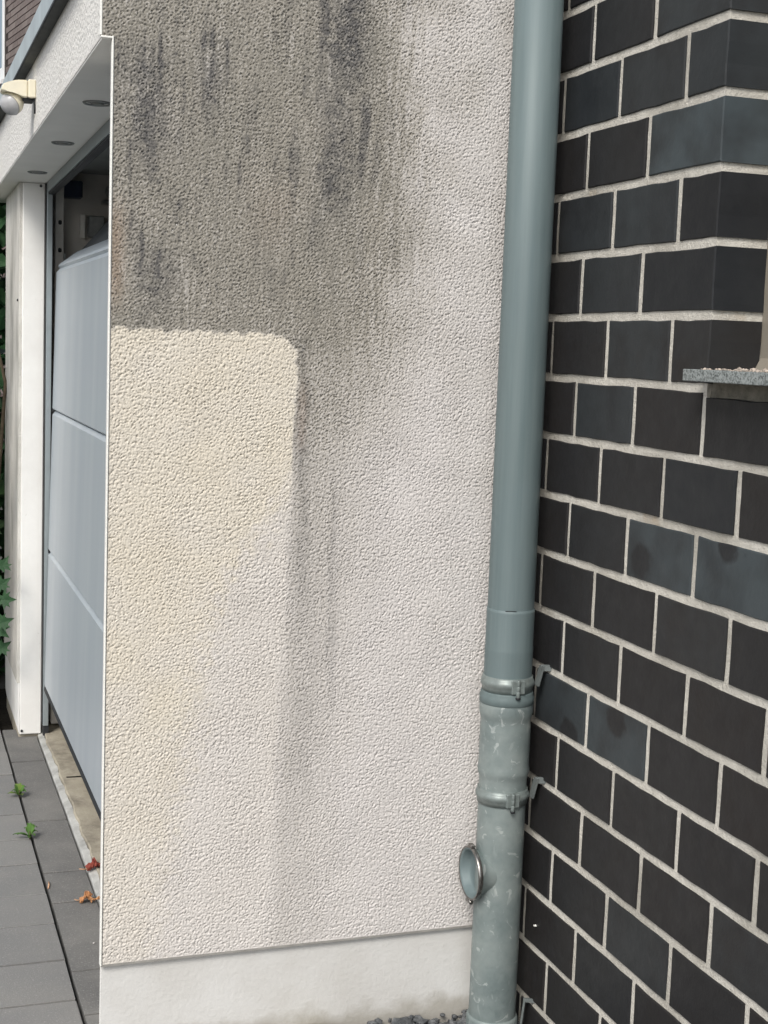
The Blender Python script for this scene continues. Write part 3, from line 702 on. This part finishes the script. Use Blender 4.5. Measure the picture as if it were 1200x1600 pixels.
def clamp(zc, R):
    h = .0165
    prof = [(R-.0005, zc+h), (R+.0022, zc+h), (R+.0026, zc+h*.62), (R+.0046, zc+h*.48), (R+.0062, zc+h*.18), (R+.0060, zc-h*.05), (R+.0042, zc-h*.32), (R+.0026, zc-h*.48), (R+.0022, zc-h), (R-.0005, zc-h)]
    b = bmesh.new(); lathe(b, prof, 64); c = obj('pipe_clamp', b, M['clamp'], dp, True)
    a0 = math.radians(245.2+24); d = Vector((math.cos(a0), math.sin(a0), 0)); t = Vector((-d.y, d.x, 0))
    Mx = Matrix((( d.x, t.x, 0, d.x*(R+.001)), (d.y, t.y, 0, d.y*(R+.001)), (0, 0, 1, zc), (0, 0, 0, 1)))
    b = bmesh.new(); box(b, -.002, .0058, -.014, .016, -h*.9, h*.92, .0015); b.transform(Mx); obj('clasp', b, M['clamp'], c)
    b = bmesh.new()
    for s, e in ((-.021, -.0085), (-.0075, .0035), (.0045, .0165)):
        lathe(b, [(.0042, s), (.0045, s+.001), (.0045, e-.001), (.0042, e)], 12, Mx @ Matrix.Translation((.0062, 0, 0)), True, True)
    obj('hinge_pin', b, M['clamp'], c, True)
    b = bmesh.new(); lathe(b, [(.0052, -.025), (.0055, -.021), (.003, -.0205)], 12, Mx @ Matrix.Translation((.0062, 0, 0)), True, True); obj('bolt_head', b, M['dark'], c, True)
    # arm into the brick joint
    b = bmesh.new(); z = zc+.036
    def bar(p, q, w, t_):
        p, q = Vector(p), Vector(q); dr = (q-p).normalized(); s_ = Vector((0, 1, 0)) if abs(dr.z) > .8 else Vector((0, 0, 1))
        n_ = dr.cross(s_).normalized()*t_/2; s_ = s_*w/2
        hexa(b, [p-n_-s_, p+n_-s_, p+n_+s_, p-n_+s_, q-n_-s_, q+n_-s_, q+n_+s_, q-n_+s_])
    bar((.0555, -.030, zc-.004), (.064, -.034, z+.004), .016, .005)
    bar((.062, -.034, z), (.092, -.050, z+.001), .013, .006)
    obj('wall_bracket', b, M['plate'], c)
    return c
clamp(.7945, .0520); clamp(.5465, .0523)
b = bmesh.new()
hexa(b, [(.052, -.034, .02), (.056, -.036, .02), (.062, -.030, .02), (.058, -.028, .02), (.058, -.036, .086), (.062, -.038, .086), (.066, -.032, .086), (.062, -.030, .086)])
hexa(b, [(.060, -.036, .079), (.060, -.030, .079), (.060, -.030, .087), (.060, -.036, .087), (.092, -.055, .080), (.092, -.047, .080), (.092, -.047, .088), (.092, -.055, .088)])
obj('wall_bracket', b, M['plate'], dp)
# cleaning opening with its lid, facing along the stucco wall
cl = empty('cleaning_opening'); cl.parent = dp; cl.location = (0, 0, .373)
MO = Matrix.Rotation(-math.pi/2, 4, 'Y')                       # local z -> -x
b = bmesh.new(); lathe(b, [(.046, .020), (.046, .040), (.049, .052), (.0545, .058), (.0555, .062)], 48, MO); obj('branch', b, M['galv'], cl, True)
b = bmesh.new(); lathe(b, [(.0545, .060), (.0575, .0605), (.0590, .0632), (.0590, .0672), (.0580, .0704), (.0560, .0715), (.0540, .0695)], 48, MO); obj('clamp_ring', b, M['chrome'], cl, True)
b = bmesh.new(); lathe(b, [(.0550, .0695), (.0525, .0700), (.0490, .0660), (.0450, .0520), (.0415, .0490), (.0250, .0485), (.0005, .0480)], 48, MO, False, True); obj('lid', b, M['zinc'], cl, True)
b = bmesh.new(); tube(b, [(-.066, -.010, -.0640), (-.066, .012, -.0640)], .0046, 10); box(b, -.071, -.061, -.008, .008, -.066, -.058, .001); obj('ring_screw', b, M['chrome'], cl, True)
b = bmesh.new(); box(b, -.071, -.061, -.009, .009, .0585, .0645, .001); obj('ring_hinge', b, M['chrome'], cl)

# ------------------------------------------------------------------ plants, weeds, fallen leaves
def maple_leaf(name, mat, size, seed, curl=.25, pts=None):
    rnd = random.Random(seed)
    outl = pts or [(0, -.1), (.16, -.16), (.42, -.22), (.30, .02), (.56, .10), (.80, .16), (.56, .26), (.46, .34), (.60, .62), (.34, .50), (.22, .56), (.14, .76), (0, 1.08),
            (-.14, .76), (-.22, .56), (-.34, .50), (-.60, .62), (-.46, .34), (-.56, .26), (-.80, .16), (-.56, .10), (-.30, .02), (-.42, -.22), (-.16, -.16)]
    b = bmesh.new(); f = lambda x, y: Vector((x, y, curl*(abs(x)*.5-(y-.3)**2*.5)+rnd.uniform(-.02, .02)))*size
    c = b.verts.new(f(0, .2)); o = [b.verts.new(f(x, y)) for x, y in outl]
    for i in range(len(o)): b.faces.new((c, o[i], o[(i+1) % len(o)]))
    return mesh_of(name, b, mat)
def place_leaf(name, me_, parent, loc, normal, tipdir, roll=0):
    n = Vector(normal).normalized(); t = Vector(tipdir); t = (t-n*t.dot(n)).normalized(); x = t.cross(n)
    m = Matrix(((x.x, t.x, n.x, loc[0]), (x.y, t.y, n.y, loc[1]), (x.z, t.z, n.z, loc[2]), (0, 0, 0, 1)))
    o = bpy.data.objects.new(name, me_); COL.objects.link(o); o.matrix_world = m
    if parent is not None: o.parent = parent; o.matrix_local = Matrix.Translation(-parent.location) @ m
    return o
shrub = empty('shrub', (-1.08, 2.75, 0), label='leafy dark green maple-like shrub growing beside the white pillar', cat='shrub')
b = bmesh.new()
for s in range(7):
    x, y = random.uniform(-.04, .12), random.uniform(-.1, .35)
    tube(b, [(x, y, -.04), (x+random.uniform(-.05, .05), y+random.uniform(-.1, .1), .6), (x+random.uniform(-.1, .1), y+random.uniform(-.2, .2), 1.3), (x+random.uniform(-.15, .15), y+random.uniform(-.3, .3), 1.9)], [.011, .009, .007, .003], 7)
obj('stem', b, M['stem'], shrub, True)
LV = [maple_leaf('leaf', M['leaf'], .085, s) for s in range(5)]+[maple_leaf('leaf', M['leaf_dark'], .08, 20+s) for s in range(4)]
LS = [maple_leaf('leaf', M['leaf_dark'], .048, 40+s_) for s_ in range(3)]
for q in range(280):
    loc = (random.uniform(-1.45, -.955), random.uniform(2.42, 3.5), random.uniform(.1, 1.25) if q % 3 else random.uniform(.1, 2.0))
    if loc[1] > 3.25: loc = (loc[0]+.09, loc[1], loc[2])
    elif loc[1] < 3.0: loc = (loc[0]-.05, loc[1], loc[2])
    place_leaf('leaf', random.choice(LV), shrub, loc, (random.uniform(-.7, .2), random.uniform(-1, .1), random.uniform(.1, 1)), (random.uniform(-1, 1), random.uniform(-1, .4), random.uniform(-1, .3)))
for loc, t in (((-.952, 2.33, .556), (1, .1, -.08)), ((-.960, 2.36, .60), (.8, .2, .5)), ((-.955, 2.36, .465), (.9, .1, .25)), ((-.962, 2.38, .44), (.7, .1, -.6)), ((-.950, 2.40, .66), (.5, .2, .8)), ((-.955, 2.40, .36), (.8, .3, .4))):
    place_leaf('leaf', LS[int(abs(loc[2]*100)) % 3], shrub, loc, (-.25, -.9, .35), t)
hd = bmesh.new()
for q in range(15000):
    p = Vector((random.uniform(-1.9, 1.6), random.uniform(3.55, 4.6), random.uniform(-.02, 2.25)))
    if p.y > 3.9 and random.random() < .5: p.y = random.uniform(3.55, 3.9)
    nrm = Vector((random.uniform(-1, 1), random.uniform(-1, .3), random.uniform(-.3, 1))).normalized(); a = nrm.orthogonal().normalized(); a.rotate(Matrix.Rotation(random.uniform(0, 6.28), 3, nrm)); c = nrm.cross(a)
    s = random.uniform(.045, .075)
    hd.faces.new([hd.verts.new(p+a*s), hd.verts.new(p+c*s*.5+nrm*.006), hd.verts.new(p-a*s), hd.verts.new(p-c*s*.5+nrm*.006)])
hedge = empty('hedge', (-.2, 4.1, 0), label='tall dark evergreen hedge behind the garage and the shrub', cat='hedge')
fo = obj('foliage', hd, M['leaf_dark'], hedge); fo.location = (.2, -4.1, 0); fo['kind'] = 'stuff'
b = bmesh.new()
for q in range(9):
    x = -1.7+q*.4; tube(b, [(x, 4.3+random.uniform(-.1, .1), -.05), (x+random.uniform(-.1, .1), 4.3, 1.0), (x+random.uniform(-.2, .2), 4.2, 2.1)], [.03, .022, .008], 7)
tr = obj('trunk', b, M['stem'], hedge, True); tr.location = (.2, -4.1, 0); tr['kind'] = 'stuff'

def weed(loc, label, leaves, ms_):
    w = empty('weed', loc, label=label, cat='weed', group='weeds in the paving joint')
    b = bmesh.new(); tube(b, [(0, 0, -.012), (.001, .0, .012), (0, .002, .022)], .0018, 6); obj('stem', b, M['stem'], w, True)
    for k, (ang, ln_, lift, wd) in enumerate(leaves):
        ln_, lift, wd = ln_*.82, lift*.8, wd*.8
        b = bmesh.new(); n = 6; a = math.radians(ang); d = Vector((math.cos(a), math.sin(a), 0)); s = Vector((-d.y, d.x, 0)); rows = []
        for i in range(n+1):
            t = i/n; c = d*ln_*t+Vector((0, 0, .006+lift*math.sin(t*2.3)))
            wv = wd*math.sin(math.pi*min(1, t*.88+.12))**.8*(1+.25*(-1)**i)+.0006
            rows.append((b.verts.new(c-s*wv+Vector((0, 0, .002))), b.verts.new(c), b.verts.new(c+s*wv+Vector((0, 0, .002)))))
        for r, q in zip(rows, rows[1:]):
            b.faces.new((r[0], r[1], q[1], q[0])); b.faces.new((r[1], r[2], q[2], q[1]))
        obj('leaf', b, M[ms_[k % len(ms_)]], w, True)
weed((-.934, 1.80, 0), 'upper yellow-green clover-like weed in the paving joint', [(185, .045, .012, .013), (165, .03, .02, .012), (60, .032, .03, .014), (20, .030, .034, .014), (100, .026, .042, .014), (-30, .030, .02, .013), (-70, .03, .008, .012), (130, .025, .04, .012)], ['weed_yellow', 'weed'])
weed((-.938, 1.395, 0), 'lower bright green weed with long narrow leaves in the paving joint', [(170, .060, .012, .008), (185, .045, .016, .008), (60, .035, .040, .008), (35, .035, .035, .008), (90, .03, .045, .008), (10, .03, .02, .008), (-50, .028, .012, .008), (-100, .03, .006, .007), (120, .034, .03, .007)], ['weed'])
def dry_leaf(loc, label, mat, size, seed, rz, curl, stretch):
    t = empty('fallen_leaf', loc, label=label, cat='leaf', group='fallen leaves on the paving'); rnd = random.Random(seed)
    me_ = maple_leaf('blade', mat, size, seed, curl)
    b = bmesh.new(); b.from_mesh(me_); bmesh.ops.subdivide_edges(b, edges=b.edges[:], cuts=2, use_grid_fill=True)
    for v in b.verts: v.co += Vector((rnd.uniform(-.001, .001), rnd.uniform(-.001, .001), rnd.uniform(-.0028, .0035)+.005*math.sin(v.co.x*260+1)))
    b.to_mesh(me_); b.free()
    for v in me_.vertices:
        v.co.x *= stretch; v.co.z += .010+rnd.uniform(-.003, .004)+.004*math.sin(v.co.y*160)
    link('blade', me_, t, (0, 0, 0), (0, 0, rz))
    b = bmesh.new(); d = Vector((math.sin(rz), -math.cos(rz), 0)); tube(b, [d*size*.0+Vector((0, 0, .008)), d*size*.35+Vector((0, 0, .007)), d*size*.5+Vector((0, 0, .010))], .0016, 6); obj('stalk', b, M['twig_tan'], t, True)
dry_leaf((-.800, 1.066, .010), 'dark red curled autumn leaf lying against the stucco corner', M['red_leaf'], .066, 5, math.radians(-84), .5, .55)
dry_leaf((-.848, .868, .0), 'tan orange crumpled dry leaf lying on the grey paving', M['tan_leaf'], .044, 9, math.radians(-98), .55, .75)
b = bmesh.new(); tube(b, [(0, 0, .002), (.004, .02, .004), (.006, .045, .002)], .0022, 6); tag(obj('twig', b, M['twig_tan'], None, True, (-.926, .985, 0)), 'short reddish twig lying in the paving joint', 'twig')
b = rock_mesh(.0028); tag(obj('chip', b, M['leaf_litter'], None, False, (-.855, .60, .002)), 'tiny pale stone chip on the grey slab near the stucco corner', 'stone chip')

# ------------------------------------------------------------------ neighbour house beyond the garage
D_ = Vector((-.15416804, .98804464, 0)); NN = Vector((-.98804464, -.15416804, 0)); P0 = Vector((.26267, 16.28814, 0))
nb_h = empty('neighbour_house', P0, label='brown brick house with white framed window beyond the garage roof', cat='house')
nb_h.rotation_euler = (0, 0, math.atan2(D_.y, D_.x))           # local x along the wall (away), local y = -normal... see below
# local +y points to the left of D_: that is the outward side (towards the drive)
wx0, wx1, wz0, wz1 = .80, 2.2, 4.82, 6.4
b = bmesh.new()
for (a, c, z0, z1) in ((-9, wx0, 0, 7.4), (wx1, 5, 0, 7.4), (wx0, wx1, 0, wz0), (wx0, wx1, wz1, 7.4)): box(b, a, c, -.3, -.012, z0, z1)
obj('wall', b, M['house_wall'], nb_h)
HB = []
for s in range(4):
    b = bmesh.new(); box(b, -.1195, .1195, -.011, .004, -.036, .036, .002); HB.append(mesh_of('brick', b, M['house_brick']))
cnt = 0
for r in range(22):
    z = 4.66+r*.0833
    for c in range(9):
        x = -1.30+c*.25+(.125 if r % 2 else 0)
        if cnt >= 295 or (x > wx0-.13 and z > wz0-.04): continue
        link('brick', HB[(r*3+c) % 4], nb_h, (x, random.uniform(-.002, .002), z)); cnt += 1
b = bmesh.new(); box(b, -1.45, wx0-.004, -.0118, -.006, 4.60, 6.5); obj('mortar', b, M['house_mortar'], nb_h)
w2 = empty('window'); w2.parent = nb_h
b = bmesh.new()
for (a, c, z0, z1) in ((wx0, wx0+.09, wz0, wz1), (wx1-.09, wx1, wz0, wz1), (wx0+.0902, wx1-.0902, wz0, wz0+.16), (wx0+.0902, wx1-.0902, wz1-.09, wz1)): box(b, a, c, -.10, .012, z0, z1, .006)
obj('frame', b, M['white_upvc'], w2)
b = bmesh.new(); box(b, wx0+.0904, wx1-.0904, -.06, -.05, wz0+.1602, wz1-.0902); obj('pane', b, glass_mat('house_window_glass', (.10, .17, .21)), w2)
b = bmesh.new(); hexa(b, [(wx0-.05, -.05, wz0-.06), (wx1+.05, -.05, wz0-.06), (wx1+.05, .05, wz0-.07), (wx0-.05, .05, wz0-.07), (wx0-.05, -.05, wz0-.002), (wx1+.05, -.05, wz0-.002), (wx1+.05, .05, wz0-.02), (wx0-.05, .05, wz0-.02)]); obj('sill', b, M['white_upvc'], w2)
b = bmesh.new(); hexa(b, [(-9.4, .5, 7.35), (5.4, .5, 7.35), (5.4, .5, 7.5), (-9.4, .5, 7.5), (-9.4, -4, 10.2), (5.4, -4, 10.2), (5.4, -4, 10.35), (-9.4, -4, 10.35)])
hexa(b, [(-9.4, -8.5, 7.35), (5.4, -8.5, 7.35), (5.4, -8.5, 7.5), (-9.4, -8.5, 7.5), (-9.4, -4.001, 10.2), (5.4, -4.001, 10.2), (5.4, -4.001, 10.35), (-9.4, -4.001, 10.35)])
obj('roof', b, M['roof_tile'], nb_h)
b = bmesh.new(); box(b, -9, 5, -8, -.301, 0, 7.36); obj('house_body', b, M['house_wall'], nb_h)
